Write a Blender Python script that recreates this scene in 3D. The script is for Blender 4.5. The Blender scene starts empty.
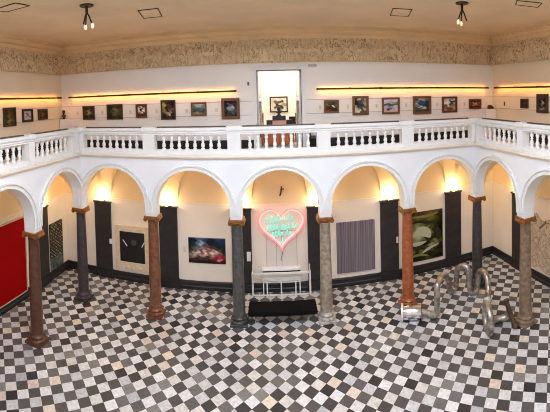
import bpy, math, random
import numpy as np
from mathutils import Vector, Matrix

# All lengths below are in floor-tile diagonals (0.424 m); the last lines bring the whole place to metres.
S = 0.424
sc = bpy.context.scene
COL = sc.collection
rnd = random.Random(7)
PI = math.pi

# ------------------------------------------------------------------ dimensions of the hall
X0, SP, YC, YW, XL, XR = 0.524, 6.927, 1.866, 6.5, -21.475, 22.887
YR = -31.0
ZS, ZB, ZR, ZC = 8.02, 13.217, 15.68, 24.0     # shaft top, balustrade foot, rail top, ceiling
ZFB, ZFT = 20.88, 23.03                        # frieze
GF = 13.1                                      # gallery floor
O = 0.46                                       # half thickness of the arcade wall
CX = [X0 + SP*(k-2.5) for k in range(6)]
XCL, XCR = CX[0], CX[5]
YEND = YC - 2*SP

# ------------------------------------------------------------------ colour and material helpers
def lin(c):
    return tuple(((x/255)/12.92 if x/255 <= .04045 else ((x/255+.055)/1.055)**2.4) for x in c)

MATS = {}
def mat(name, rgb, rough=.6, metal=0., var=0., scale=4., bump=0., bscale=20., emit=None, estr=0., rgb2=None, spec=.5, stretch=None, detail=5):
    if name in MATS: return MATS[name]
    m = bpy.data.materials.new(name); m.use_nodes = True
    nt = m.node_tree; b = nt.nodes['Principled BSDF']
    b.inputs['Roughness'].default_value = rough
    b.inputs['Metallic'].default_value = metal
    b.inputs['Specular IOR Level'].default_value = spec
    c = (*lin(rgb), 1)
    b.inputs['Base Color'].default_value = c
    L = nt.links.new
    if var or rgb2 or bump:
        tc = nt.nodes.new('ShaderNodeTexCoord'); src = tc.outputs['Object']
        if stretch:
            mp = nt.nodes.new('ShaderNodeMapping'); mp.inputs['Scale'].default_value = stretch
            L(src, mp.inputs[0]); src = mp.outputs[0]
    if var or rgb2:
        n = nt.nodes.new('ShaderNodeTexNoise'); n.inputs['Scale'].default_value = scale; n.inputs['Detail'].default_value = detail
        L(src, n.inputs['Vector'])
        r = nt.nodes.new('ShaderNodeValToRGB')
        lo, hi = (c, (*lin(rgb2), 1)) if rgb2 else ((*[x*(1-var) for x in c[:3]], 1), (*[min(1, x*(1+var)) for x in c[:3]], 1))
        r.color_ramp.elements[0].position = .35; r.color_ramp.elements[0].color = lo
        r.color_ramp.elements[1].position = .65; r.color_ramp.elements[1].color = hi
        L(n.outputs['Fac'], r.inputs[0]); L(r.outputs[0], b.inputs['Base Color'])
    if bump:
        n2 = nt.nodes.new('ShaderNodeTexNoise'); n2.inputs['Scale'].default_value = bscale; n2.inputs['Detail'].default_value = 4
        L(src, n2.inputs['Vector'])
        bp = nt.nodes.new('ShaderNodeBump'); bp.inputs['Strength'].default_value = bump; bp.inputs['Distance'].default_value = .02
        L(n2.outputs['Fac'], bp.inputs['Height']); L(bp.outputs[0], b.inputs['Normal'])
    if emit:
        b.inputs['Emission Color'].default_value = (*lin(emit), 1); b.inputs['Emission Strength'].default_value = estr
    MATS[name] = m
    return m

def floor_material():
    m = bpy.data.materials.new('marble_checker_tiles'); m.use_nodes = True
    nt = m.node_tree; b = nt.nodes['Principled BSDF']; N = nt.nodes.new; L = nt.links.new
    tc = N('ShaderNodeTexCoord'); sx = N('ShaderNodeSeparateXYZ'); L(tc.outputs['Object'], sx.inputs[0])
    def M(op, a, bb=None):
        n = N('ShaderNodeMath'); n.operation = op
        for i, v in enumerate((a, bb)):
            if v is None: continue
            if isinstance(v, (int, float)): n.inputs[i].default_value = v
            else: L(v, n.inputs[i])
        return n.outputs[0]
    x = M('DIVIDE', sx.outputs[0], S); y = M('DIVIDE', sx.outputs[1], S)
    u = M('ADD', M('ADD', x, y), .5); v = M('ADD', M('SUBTRACT', x, y), .5)
    iu = M('FLOOR', u); iv = M('FLOOR', v)
    fu = M('FRACT', u); fv = M('FRACT', v)
    par = M('PINGPONG', M('ADD', iu, iv), 1.0)       # 0 on dark tiles, 1 on light ones
    cb = N('ShaderNodeCombineXYZ'); L(iu, cb.inputs[0]); L(iv, cb.inputs[1])
    wn = N('ShaderNodeTexWhiteNoise'); wn.noise_dimensions = '2D'; L(cb.outputs[0], wn.inputs['Vector'])
    def ramp(stops, fac):
        r = N('ShaderNodeValToRGB'); r.color_ramp.interpolation = 'CONSTANT'
        e = r.color_ramp.elements
        e[0].position, e[0].color = stops[0][0], (*lin(stops[0][1]), 1)
        e[1].position, e[1].color = stops[1][0], (*lin(stops[1][1]), 1)
        for p, c in stops[2:]:
            q = e.new(p); q.color = (*lin(c), 1)
        L(fac, r.inputs[0]); return r.outputs[0]
    dark = ramp([(0, (78, 75, 74)), (.2, (90, 87, 85)), (.38, (66, 64, 64)), (.52, (106, 103, 100)), (.63, (84, 81, 80)), (.78, (52, 50, 51)), (.87, (126, 123, 118)), (.95, (98, 92, 94))], wn.outputs['Value'])
    light = ramp([(0, (211, 210, 208)), (.25, (199, 199, 198)), (.45, (218, 218, 216)), (.62, (190, 191, 190)), (.75, (206, 202, 195)), (.86, (178, 179, 179)), (.93, (216, 204, 184)), (.965, (206, 192, 180))], wn.outputs['Value'])
    mx = N('ShaderNodeMix'); mx.data_type = 'RGBA'; L(par, mx.inputs['Factor']); L(dark, mx.inputs['A']); L(light, mx.inputs['B'])
    # marble veining and mottling, shifted from tile to tile
    off = N('ShaderNodeVectorMath'); off.operation = 'MULTIPLY_ADD'
    L(wn.outputs['Color'], off.inputs[0]); off.inputs[1].default_value = (9, 9, 9); L(tc.outputs['Object'], off.inputs[2])
    n1 = N('ShaderNodeTexNoise'); n1.inputs['Scale'].default_value = 11; n1.inputs['Detail'].default_value = 8; n1.inputs['Distortion'].default_value = 1.2
    L(off.outputs[0], n1.inputs['Vector'])
    vr = N('ShaderNodeMapRange'); vr.inputs['From Min'].default_value = .3; vr.inputs['From Max'].default_value = .7
    vr.inputs['To Min'].default_value = .8; vr.inputs['To Max'].default_value = 1.18; L(n1.outputs['Fac'], vr.inputs['Value'])
    ml = N('ShaderNodeVectorMath'); ml.operation = 'SCALE'; L(mx.outputs['Result'], ml.inputs[0]); L(vr.outputs[0], ml.inputs['Scale'])
    # joints
    eu = M('MINIMUM', fu, M('SUBTRACT', 1.0, fu)); ev = M('MINIMUM', fv, M('SUBTRACT', 1.0, fv))
    j = M('LESS_THAN', M('MINIMUM', eu, ev), .011)
    mj = N('ShaderNodeMix'); mj.data_type = 'RGBA'; L(j, mj.inputs['Factor']); L(ml.outputs[0], mj.inputs['A']); mj.inputs['B'].default_value = (*lin((92, 86, 80)), 1)
    L(mj.outputs['Result'], b.inputs['Base Color'])
    b.inputs['Roughness'].default_value = .42
    b.inputs['Specular IOR Level'].default_value = .3
    return m

def canvas_material():
    m = bpy.data.materials.new('painted_canvas'); m.use_nodes = True
    nt = m.node_tree; b = nt.nodes['Principled BSDF']; b.inputs['Roughness'].default_value = .55
    b.inputs['Specular IOR Level'].default_value = .12; a = nt.nodes.new('ShaderNodeVertexColor'); a.layer_name = 'paint'
    tc = nt.nodes.new('ShaderNodeTexCoord'); n = nt.nodes.new('ShaderNodeTexNoise'); n.inputs['Scale'].default_value = 14; n.inputs['Detail'].default_value = 6
    nt.links.new(tc.outputs['Object'], n.inputs['Vector'])
    r = nt.nodes.new('ShaderNodeMapRange'); r.inputs['From Min'].default_value = .3; r.inputs['From Max'].default_value = .7
    r.inputs['To Min'].default_value = .85; r.inputs['To Max'].default_value = 1.15; nt.links.new(n.outputs['Fac'], r.inputs['Value'])
    s = nt.nodes.new('ShaderNodeVectorMath'); s.operation = 'SCALE'
    nt.links.new(a.outputs['Color'], s.inputs[0]); nt.links.new(r.outputs[0], s.inputs['Scale']); nt.links.new(s.outputs[0], b.inputs['Base Color'])
    return m

# ------------------------------------------------------------------ mesh helpers
class MB:
    def __init__(s): s.v, s.f, s.sm = [], [], []
    def add(s, vs, fs, smooth=False):
        o = len(s.v); s.v += [tuple(p) for p in vs]; s.f += [tuple(i+o for i in f) for f in fs]; s.sm += [smooth]*len(fs); return s
    def box(s, x0, x1, y0, y1, z0, z1):
        v = [(x, y, z) for z in (z0, z1) for y in (y0, y1) for x in (x0, x1)]
        return s.add(v, [(0, 2, 3, 1), (4, 5, 7, 6), (0, 1, 5, 4), (2, 6, 7, 3), (0, 4, 6, 2), (1, 3, 7, 5)])
    def cbox(s, x0, x1, y0, y1, z0, z1, c=.02):
        """box with chamfered vertical and top edges"""
        ring = lambda a, z: [(x0+a+c, y0+a, z), (x1-a-c, y0+a, z), (x1-a, y0+a+c, z), (x1-a, y1-a-c, z), (x1-a-c, y1-a, z), (x0+a+c, y1-a, z), (x0+a, y1-a-c, z), (x0+a, y0+a+c, z)]
        v = ring(0, z0)+ring(0, z1-c)+ring(c, z1); f = [tuple(range(7, -1, -1)), tuple(range(16, 24))]
        for k in (0, 8):
            for i in range(8): j = (i+1) % 8; f.append((k+i, k+j, k+8+j, k+8+i))
        return s.add(v, f)
    def lathe(s, prof, n=24, cx=0, cy=0, smooth=True):
        v = []; f = []
        for r, z in prof:
            for i in range(n):
                a = 2*PI*i/n; v.append((cx+r*math.cos(a), cy+r*math.sin(a), z))
        for k in range(len(prof)-1):
            for i in range(n):
                j = (i+1) % n; f.append((k*n+i, k*n+j, (k+1)*n+j, (k+1)*n+i))
        s.add(v, f, smooth)
        return s.add([v[i] for i in range(n)], [tuple(range(n-1, -1, -1))]).add([v[-n+i] for i in range(n)], [tuple(range(n))])
    def tube(s, pts, r, n=10, closed=False, caps=True):
        P = [Vector(p) for p in pts]; m = len(P)
        rr = r if isinstance(r, (list, tuple)) else [r]*m
        T = []
        for i in range(m):
            a = P[(i-1) % m] if (closed or i) else P[0]; b = P[(i+1) % m] if (closed or i < m-1) else P[-1]
            T.append((b-a).normalized())
        up = Vector((0, 0, 1)) if abs(T[0].z) < .9 else Vector((1, 0, 0))
        nrm = (up-T[0]*up.dot(T[0])).normalized(); v = []
        for i in range(m):
            nrm = nrm-T[i]*nrm.dot(T[i]); nrm.normalize(); bn = T[i].cross(nrm)
            for k in range(n):
                a = 2*PI*k/n; v.append(P[i]+rr[i]*(math.cos(a)*nrm+math.sin(a)*bn))
        f = []
        for i in range(m if closed else m-1):
            for k in range(n):
                j = (k+1) % n; ii = (i+1) % m; f.append((i*n+k, i*n+j, ii*n+j, ii*n+k))
        s.add(v, f, True)
        if caps and not closed: s.add(v[:n], [tuple(range(n-1, -1, -1))]).add(v[-n:], [tuple(range(n))])
        return s
    def disc_x(s, x0, x1, r, y, z, n=20):
        """cylinder along x"""
        v = [(x, y+r*math.cos(2*PI*i/n), z+r*math.sin(2*PI*i/n)) for x in (x0, x1) for i in range(n)]
        s.add(v, [(i, (i+1) % n, n+(i+1) % n, n+i) for i in range(n)], True)
        return s.add(v, [tuple(range(n-1, -1, -1)), tuple(range(n, 2*n))])
    def disc_y(s, y0, y1, r, x, z, n=20):
        v = [(x+r*math.cos(2*PI*i/n), y, z+r*math.sin(2*PI*i/n)) for y in (y0, y1) for i in range(n)]
        s.add(v, [(i, n+i, n+(i+1) % n, (i+1) % n) for i in range(n)], True)
        return s.add(v, [tuple(range(n)), tuple(range(2*n-1, n-1, -1))])
    def prism(s, poly, fn, a, b):
        """extrude the 2-D outline poly from a to b; fn(u, v, t) gives the 3-D point"""
        n = len(poly); v = [fn(u, w, t) for t in (a, b) for u, w in poly]
        f = [(i, (i+1) % n, n+(i+1) % n, n+i) for i in range(n)]+[tuple(range(n-1, -1, -1)), tuple(range(n, 2*n))]
        return s.add(v, f)

def catmull(P, k=8, closed=False):
    P = [Vector(p) for p in P]; out = []; n = len(P)
    for i in range(n if closed else n-1):
        g = lambda j: P[j % n] if closed else P[max(0, min(n-1, j))]
        a, b, c, d = g(i-1), g(i), g(i+1), g(i+2)
        for t in range(k):
            t /= k
            out.append(.5*((2*b)+(c-a)*t+(2*a-5*b+4*c-d)*t*t+(3*b-a-3*c+d)*t**3))
    if not closed: out.append(P[-1])
    return out

def obj(name, mb, m, parent=None, loc=(0, 0, 0), rotz=0):
    me = bpy.data.meshes.new(name); me.from_pydata(mb.v, [], mb.f); me.validate()
    import bmesh
    bm = bmesh.new(); bm.from_mesh(me); bmesh.ops.recalc_face_normals(bm, faces=bm.faces); bm.to_mesh(me); bm.free()
    if len(me.polygons) == len(mb.sm): me.polygons.foreach_set('use_smooth', mb.sm)
    if m: me.materials.append(m)
    o = bpy.data.objects.new(name, me); COL.objects.link(o)
    o.location = loc; o.rotation_euler = (0, 0, rotz)
    if parent: o.parent = parent
    return o
def tag(o, label, cat, group=None, kind='thing'):
    o['label'] = label; o['category'] = cat; o['kind'] = kind
    if group: o['group'] = group
    return o
def thing(name, label, cat, loc=(0, 0, 0), rotz=0, group=None):
    o = bpy.data.objects.new(name, None); COL.objects.link(o); o.location = loc; o.rotation_euler = (0, 0, rotz)
    o.empty_display_size = .2
    return tag(o, label, cat, group)
def struct(name, mb, m, label=None, **k):
    o = obj(name, mb, m, **k); o['kind'] = 'structure'
    if label: o['label'] = label
    return o

# ------------------------------------------------------------------ materials
M_white = mat('white_painted_plaster', (231, 231, 232), .7, var=.02, scale=1.5, bump=.05)
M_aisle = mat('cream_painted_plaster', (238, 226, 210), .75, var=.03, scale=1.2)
M_vault = mat('buff_vault', (238, 212, 170), .8, var=.03, scale=1.2)
M_upper = mat('upper_gallery_paint', (236, 232, 226), .75, var=.02, scale=.8)
M_ceil = mat('tan_ceiling_plaster', (238, 213, 176), .85, var=.05, scale=.9, bump=.08, bscale=6)
M_corn = mat('buff_cornice_plaster', (230, 202, 158), .8, var=.04, scale=1)
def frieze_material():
    m = bpy.data.materials.new('plaster_cast_grime_shade'); m.use_nodes = True
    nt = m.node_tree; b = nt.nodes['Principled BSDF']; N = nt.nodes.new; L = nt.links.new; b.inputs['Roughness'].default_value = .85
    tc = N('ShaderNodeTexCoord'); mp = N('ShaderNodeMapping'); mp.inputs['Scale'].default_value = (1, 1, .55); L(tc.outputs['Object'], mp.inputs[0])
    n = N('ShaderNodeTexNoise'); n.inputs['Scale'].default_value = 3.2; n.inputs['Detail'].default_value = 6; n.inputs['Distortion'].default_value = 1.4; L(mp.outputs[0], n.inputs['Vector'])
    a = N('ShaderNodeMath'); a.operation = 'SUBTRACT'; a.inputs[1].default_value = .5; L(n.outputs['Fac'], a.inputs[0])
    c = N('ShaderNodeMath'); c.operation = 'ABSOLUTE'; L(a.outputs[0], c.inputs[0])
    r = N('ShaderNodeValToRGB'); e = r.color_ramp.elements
    e[0].position = .006; e[0].color = (*lin((146, 120, 88)), 1); e[1].position = .03; e[1].color = (*lin((224, 200, 162)), 1); L(c.outputs[0], r.inputs[0])  # thin dark lines: grime, and painted outlines in place of crevice shadow
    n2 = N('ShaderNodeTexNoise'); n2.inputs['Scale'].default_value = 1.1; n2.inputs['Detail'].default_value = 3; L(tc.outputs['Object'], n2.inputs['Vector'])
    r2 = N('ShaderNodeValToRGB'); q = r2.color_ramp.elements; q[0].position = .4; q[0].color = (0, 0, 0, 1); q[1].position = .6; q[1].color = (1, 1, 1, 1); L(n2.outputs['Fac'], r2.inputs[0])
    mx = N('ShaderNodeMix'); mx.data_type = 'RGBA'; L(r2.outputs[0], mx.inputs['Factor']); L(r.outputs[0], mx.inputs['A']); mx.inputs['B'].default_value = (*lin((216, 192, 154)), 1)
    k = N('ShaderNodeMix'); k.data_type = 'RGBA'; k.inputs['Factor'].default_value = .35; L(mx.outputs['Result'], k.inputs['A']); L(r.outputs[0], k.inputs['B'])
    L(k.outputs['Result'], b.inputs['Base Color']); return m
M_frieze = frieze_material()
M_black = mat('black_slate', (34, 32, 34), .4, var=.2, scale=6)
M_pil = mat('dark_slate_pilaster', (36, 34, 36), .5, rgb2=(48, 45, 46), scale=5)
M_bal = mat('white_stone_balustrade', (229, 228, 225), .6, var=.02, scale=3)
M_bronze = mat('dark_bronze', (64, 48, 30), .4, .7, var=.2)
M_lead = mat('dark_lead_capping', (82, 74, 68), .5, var=.15)
M_gfloor = mat('pale_gallery_floor', (196, 192, 186), .6, var=.05)
M_gold = mat('gilded_brown_capital', (176, 116, 54), .35, .5, rgb2=(112, 68, 32), scale=9)
M_line = mat('panel_joint', (186, 170, 150), .8)
M_metal = mat('white_metal', (232, 230, 226), .4)
M_chrome = mat('bright_steel', (205, 205, 205), .25, 1.)
M_galv = mat('galvanised_pipe', (196, 190, 182), .36, .85, rgb2=(140, 132, 124), scale=6, detail=7, bump=.1, bscale=9)
M_can = mat('polished_canister', (226, 226, 230), .2, 1., var=.1, scale=5, stretch=(1, 4, 4))
M_frameD = mat('dark_brown_frame', (56, 36, 22), .45, var=.25, scale=20)
M_frameB = mat('brown_wood_frame', (112, 70, 32), .45, var=.25, scale=20)
M_frameR = mat('red_brown_frame', (92, 44, 24), .45, var=.25, scale=20)
M_blackp = mat('black_paint', (24, 22, 22), .45)
M_canvas = canvas_material()

# ------------------------------------------------------------------ the shell
struct('floor', MB().box(XL-.5, XR+.5, YR-.5, YW+.5, -.4, 0), floor_material(), 'black and white marble floor laid diagonally')

DX0, DX1, DZ = -1.32, 2.74, 20.24      # doorway in the gallery
ZM = 12.85                             # top of the thicker ground-floor walls
w = MB(); w.box(XL-.5, DX0, YW, YW+.6, ZM, ZC+.1).box(DX1, XR+.5, YW, YW+.6, ZM, ZC+.1).box(DX0, DX1, YW, YW+.6, ZM, GF).box(DX0, DX1, YW, YW+.6, DZ, ZC+.1)
struct('wall_back_upper', w, M_upper)
M_upside = mat('upper_side_wall_cream', (234, 218, 190), .75, var=.02, scale=.8)  # creamier base colour than on the back wall
struct('wall_left_upper', MB().box(XL-.6, XL, YR, YW, ZM, ZC+.1), M_upside)
struct('wall_right_upper', MB().box(XR, XR+.6, YR, YW, ZM, ZC+.1), M_upside)
struct('wall_rear', MB().box(XL-.6, XR+.6, YR-.6, YR, -.4, ZC+.1), M_upper)
ZL = 8.04                              # the lunettes above the string line take the buff vault colour
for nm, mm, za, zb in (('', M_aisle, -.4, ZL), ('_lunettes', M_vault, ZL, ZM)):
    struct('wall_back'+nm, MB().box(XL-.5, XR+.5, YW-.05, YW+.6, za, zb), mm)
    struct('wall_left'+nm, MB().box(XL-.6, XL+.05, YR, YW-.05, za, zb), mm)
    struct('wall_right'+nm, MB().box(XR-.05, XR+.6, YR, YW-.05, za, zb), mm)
SX0, SX1, SY0, SY1 = -9.5, 10.5, -24.0, -7.6
c = MB(); c.box(XL-.6, SX0, YR, YW+.6, ZC, ZC+.4).box(SX1, XR+.6, YR, YW+.6, ZC, ZC+.4).box(SX0, SX1, YR, SY0, ZC, ZC+.4).box(SX0, SX1, SY1, YW+.6, ZC, ZC+.4)
struct('ceiling', c, M_ceil)
# frosted rooflight in the middle of the ceiling, with its glazing bars
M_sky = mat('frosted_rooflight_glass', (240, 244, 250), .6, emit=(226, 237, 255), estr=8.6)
sk = struct('window_1', MB().box(SX0, SX1, SY0, SY1, ZC+.3, ZC+.36), M_sky, 'frosted rooflight panes glowing with daylight')
bars = MB()
for i in range(7):
    x = SX0+(SX1-SX0)*i/6; bars.box(x-.08, x+.08, SY0, SY1, ZC+.1, ZC+.3)
for i in range(6):
    y = SY0+(SY1-SY0)*i/5; bars.box(SX0, SX1, y-.08, y+.08, ZC+.1, ZC+.3)
obj('window_frame', bars, M_white, sk)

# baseboards of black stone with a projecting foot
def basebrd(name, fn, a, b):
    m = MB()
    m.prism([(0, 0), (.2, 0), (.2, .3), (.14, .36), (.14, .72), (.1, .8), (0, .8)], fn, a, b)
    struct(name, m, M_black)
basebrd('baseboard_back', lambda u, v, t: (t, YW-.05-u, v), XL+.05, XR-.05)
basebrd('baseboard_left', lambda u, v, t: (XL+.05+u, t, v), YEND-1, YW-.05)
basebrd('baseboard_right', lambda u, v, t: (XR-.05-u, t, v), YEND-1, YW-.05)

# ------------------------------------------------------------------ arcade wall with round arches
R_IN, Z_SPR, ZBLK, HB = 2.995, 9.22, 8.36, .468
def arc_pts(r, n=28): return [(r*math.cos(PI-PI*i/n), Z_SPR+r*math.sin(PI*i/n)) for i in range(n+1)]
def arcade(name, nb, fn, ext0=0., ext1=0.):
    """nb bays; fn(u along, t through, z) -> xyz, u from 0"""
    m = MB()
    for k in range(nb):
        c = SP*(k+.5)
        lo = [(c-SP/2, ZBLK), (c-SP/2+HB, ZBLK), (c-R_IN, Z_SPR)]+[(c+x, z) for x, z in arc_pts(R_IN)][1:-1]+[(c+R_IN, Z_SPR), (c+SP/2-HB, ZBLK), (c+SP/2, ZBLK)]
        for i in range(len(lo)-1):
            a, b = lo[i], lo[i+1]
            q = [a, b, (b[0], GF), (a[0], GF)]
            v = [fn(u, t, z) for t in (-O, O) for u, z in q]
            m.add(v, [(0, 1, 2, 3), (7, 6, 5, 4)])
            m.add([fn(u, t, z) for t in (-O, O) for u, z in (a, b)], [(0, 2, 3, 1)], 2 < i < len(lo)-4)
    for a, b in ((-ext0, 0.), (SP*nb, SP*nb+ext1)):
        if b > a:
            v = [fn(u, t, z) for z in (ZBLK, GF) for t in (-O, O) for u in (a, b)]
            m.add(v, [(0, 2, 3, 1), (4, 5, 7, 6), (0, 1, 5, 4), (2, 6, 7, 3), (0, 4, 6, 2), (1, 3, 7, 5)])
    return struct(name, m, M_white)
def archivolt(name, nb, fn, first=0):
    for k in range(first, nb):
        c = SP*(k+.5); m = MB()
        # raised band: inner fillet and outer bead, running down the stilts
        for r0, r1, d in ((0., .12, .1), (.12, .3, .03), (.3, .42, .16)):
            pi = [(-R_IN-r0, ZBLK+.3)]+arc_pts(R_IN+r0)+[(R_IN+r0, ZBLK+.3)]
            po = [(-R_IN-r1, ZBLK+.3)]+arc_pts(R_IN+r1)+[(R_IN+r1, ZBLK+.3)]
            for i in range(len(pi)-1):
                q = [pi[i], pi[i+1], po[i+1], po[i]]
                v = [fn(c+u, t, z) for t in (-O-d, -O+.01) for u, z in q]
                m.add(v, [(0, 1, 2, 3), (0, 4, 5, 1), (3, 2, 6, 7)])
        struct(name, m, M_bal)
fB = lambda u, t, z: (XCL+u, YC+t, z)
fL = lambda u, t, z: (XCL-t, YC-u, z)
fR = lambda u, t, z: (XCR+t, YC-u, z)
arcade('wall_arcade_back', 5, fB, O, O); archivolt('trim_1', 5, fB)
arcade('wall_arcade_left', 2, fL, -.0, 0); archivolt('trim_2', 2, fL)
arcade('wall_arcade_right', 2, fR, -.0, 0); archivolt('trim_3', 2, fR)
# wall piers that end the side arcades nearer the viewer
for x, nm in ((XCL, 'wall_pier_left'), (XCR, 'wall_pier_right')):
    struct(nm, MB().box(x-O, x+O, YEND-1.0, YEND, 0, GF), M_white)

# gallery floor slabs
g = MB(); g.box(XL, XR, YC+O-.1, YW, 12.85, GF).box(XL, XCL-O+.1, YEND-1, YC+O-.1, 12.85, GF).box(XCR+O-.1, XR, YEND-1, YC+O-.1, 12.85, GF).box(DX0-2.2, DX1+2.2, YW, 14., 12.85, GF)
struct('floor_gallery', g, M_gfloor)

# cornice moulding under the balustrade
prof = [(0, 0), (.06, 0), (.08, .06), (.2, .1), (.27, .2), (.27, .26), (.18, .3), (.18, .34), (0, .34)]
def corn(name, fn, a, b): struct(name, MB().prism(prof, fn, a, b), mat('string_course_stone', (232, 220, 204), .7, var=.04, scale=2))
corn('trim_4', lambda u, v, t: (t, YC-O-u, GF-.03+v), XCL+O, XCR-O)
corn('trim_5', lambda u, v, t: (XCL+O+u, t, GF-.03+v), YEND-1, YC-O)
corn('trim_6', lambda u, v, t: (XCR-O-u, t, GF-.03+v), YEND-1, YC-O)

# ------------------------------------------------------------------ groin vaults over the aisles
CROWN = 12.28
def ell(x, a, z0):
    q = 1-(x/a)**2
    return z0+(CROWN-z0)*math.sqrt(q) if q > 0 else z0
def vault(name, fn, L, D, front=True):
    """bay of length L along u, depth D along v (v=0 at the arcade)"""
    m = MB(); nu, nv = 44, 22
    us = [-L/2+L*i/nu for i in range(nu+1)] ; vs = [D/2-D/2*math.cos(PI*j/nv) for j in range(nv+1)]
    P = []
    for v in vs:
        t = v/D; a = (3.08*(1-t)+2.56*t) if front else L/2; z0 = (9.15*(1-t)+7.9*t) if front else 7.9
        row = [-L/2]+[-a*math.cos(PI*i/nu) for i in range(nu+1)]+[L/2]
        zy = ell(v-D/2, D/2, 7.9)
        for u in row:
            zx = ell(u, a, z0) if abs(u) < a-1e-6 else 7.9
            z = max(zx, zy)
            P.append(fn(u, v, z))
    w = nu+3
    f = [(j*w+i, j*w+i+1, (j+1)*w+i+1, (j+1)*w+i) for j in range(nv) for i in range(w-1)]
    m.add(P, f, False)
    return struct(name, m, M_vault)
AD = YW-.05-(YC+O); ADX = XCL-O-XL-.05; ADR = XR-.05-XCR-O
for k in range(5):
    vault('ceiling_vault_back', lambda u, v, z, c=X0+SP*(k-2): (c+u, YC+O+v, z), SP-.0, AD)
for k in range(2):
    cy = YC-SP*(k+.5)
    vault('ceiling_vault_left', lambda u, v, z, c=cy: (XCL-O-v, c+u, z), SP, ADX)
    vault('ceiling_vault_right', lambda u, v, z, c=cy: (XCR+O+v, c+u, z), SP, ADR)
vault('ceiling_vault_left', lambda u, v, z: (XL+.05+ADX/2+u, YC+O+v, z), ADX, AD, False)
vault('ceiling_vault_right', lambda u, v, z: (XR-.05-ADR/2+u, YC+O+v, z), ADR, AD, False)
# flat soffit strips above the arcade wall line at the two corners
struct('trim_7', MB().box(XCL-O, XCL+O, YC+O, YW-.05, 12.0, 12.8), M_vault)
struct('trim_8', MB().box(XCR-O, XCR+O, YC+O, YW-.05, 12.0, 12.8), M_vault)
# impost string line on the aisle walls
im = [(0, 0), (.06, .02), (.06, .07), (0, .09)]
struct('trim_9', MB().prism(im, lambda u, v, t: (t, YW-.05-u, 8.0+v), XL+.05, XR-.05), M_aisle)
struct('trim_10', MB().prism(im, lambda u, v, t: (XL+.05+u, t, 8.0+v), YEND-1, YW-.05), M_aisle)
struct('trim_11', MB().prism(im, lambda u, v, t: (XR-.05-u, t, 8.0+v), YEND-1, YW-.05), M_aisle)

# ------------------------------------------------------------------ cornice and relief frieze under the ceiling
cp = [(0, 0), (.22, 0), (.22, .16), (.26, .3), (.55, .3), (.55, .4), (.5, .42), (.62, .66), (.98, .66), (.98, .78), (.9, .82), (1.0, ZC-ZFT), (0, ZC-ZFT)]
struct('trim_12', MB().prism(cp, lambda u, v, t: (t, YW-u, ZFT+v), XL, XR), M_corn)
struct('trim_13', MB().prism(cp, lambda u, v, t: (XL+u, t, ZFT+v), YR, YW), M_corn)
struct('trim_14', MB().prism(cp, lambda u, v, t: (XR-u, t, ZFT+v), YR, YW), M_corn)
def frieze(name, L, fn, seed):
    r = random.Random(seed); H = ZFT-ZFB
    nx, nz = int(L/.055), 42
    xs = np.linspace(0, L, nx+1); zs = np.linspace(0, H, nz+1)
    D = np.zeros((nz+1, nx+1))
    def capsule(x0, z0, x1, z1, rad, h):
        a = max(0, int((min(x0, x1)-rad)/L*nx)-1); b = min(nx+1, int((max(x0, x1)+rad)/L*nx)+3)
        if a >= b: return
        X, Z = np.meshgrid(xs[a:b], zs)
        dx, dz = x1-x0, z1-z0; t = np.clip(((X-x0)*dx+(Z-z0)*dz)/(dx*dx+dz*dz+1e-9), 0, 1)
        q = np.clip(1-((X-x0-t*dx)**2+(Z-z0-t*dz)**2)/rad**2, 0, 1)
        D[:, a:b] = np.maximum(D[:, a:b], h*q**.3)
    x = .3
    while x < L:
        k = r.random(); h = .24+.14*r.random()
        if k < .55:      # a standing draped figure
            sx = r.uniform(-.12, .12)
            capsule(x, .85, x+sx, 1.45, .19, h); capsule(x+sx, 1.78, x+sx*1.3, 1.84, .13, h)
            for q in (-.12, .02, .14): capsule(x+q, .08, x+q*.6, .9, .06, h*.9)
            capsule(x+sx-.15, 1.5, x+r.uniform(-.6, .1), r.uniform(.9, 1.7), .06, h*.8)
            capsule(x+sx+.15, 1.5, x+r.uniform(.1, .6), r.uniform(.9, 1.8), .06, h*.8)
            x += r.uniform(.62, .95)
        else:            # a beast with a rider
            capsule(x-.35, 1.0, x+.45, 1.05, .25, h); capsule(x+.45, 1.1, x+.75, 1.6, .15, h); capsule(x+.75, 1.6, x+1.0, 1.42, .1, h)
            for q in (-.4, -.25, .35, .55): capsule(x+q, .9, x+q+r.uniform(-.3, .35), .08, .065, h*.85)
            capsule(x, 1.25, x+r.uniform(-.05, .1), 1.68, .15, h*1.1); capsule(x+.03, 1.88, x+.05, 1.92, .11, h)
            capsule(x+.05, 1.6, x+.45, 1.35, .055, h); capsule(x, 1.2, x+.12, .55, .08, h*1.1)
            x += r.uniform(1.1, 1.5)
    D += np.random.default_rng(seed).normal(0, .003, D.shape)
    D[-1] = .1; D[-2] = .1; D[0] = .2; D[1] = .2
    m = MB(); w_ = nx+1
    v = [fn(xs[i], D[j, i]+.02, ZFB+zs[j]) for j in range(nz+1) for i in range(w_)]
    m.add(v, [(j*w_+i, j*w_+i+1, (j+1)*w_+i+1, (j+1)*w_+i) for j in range(nz) for i in range(nx)], True)
    m.add([fn(0, 0, ZFB), fn(L, 0, ZFB), fn(L, .12, ZFB), fn(0, .12, ZFB)], [(0, 1, 2, 3)])
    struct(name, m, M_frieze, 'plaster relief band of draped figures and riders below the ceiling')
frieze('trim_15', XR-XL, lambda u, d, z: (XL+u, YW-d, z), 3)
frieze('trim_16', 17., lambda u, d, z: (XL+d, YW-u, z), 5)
frieze('trim_17', 17., lambda u, d, z: (XR-d, YW-u, z), 9)

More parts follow.
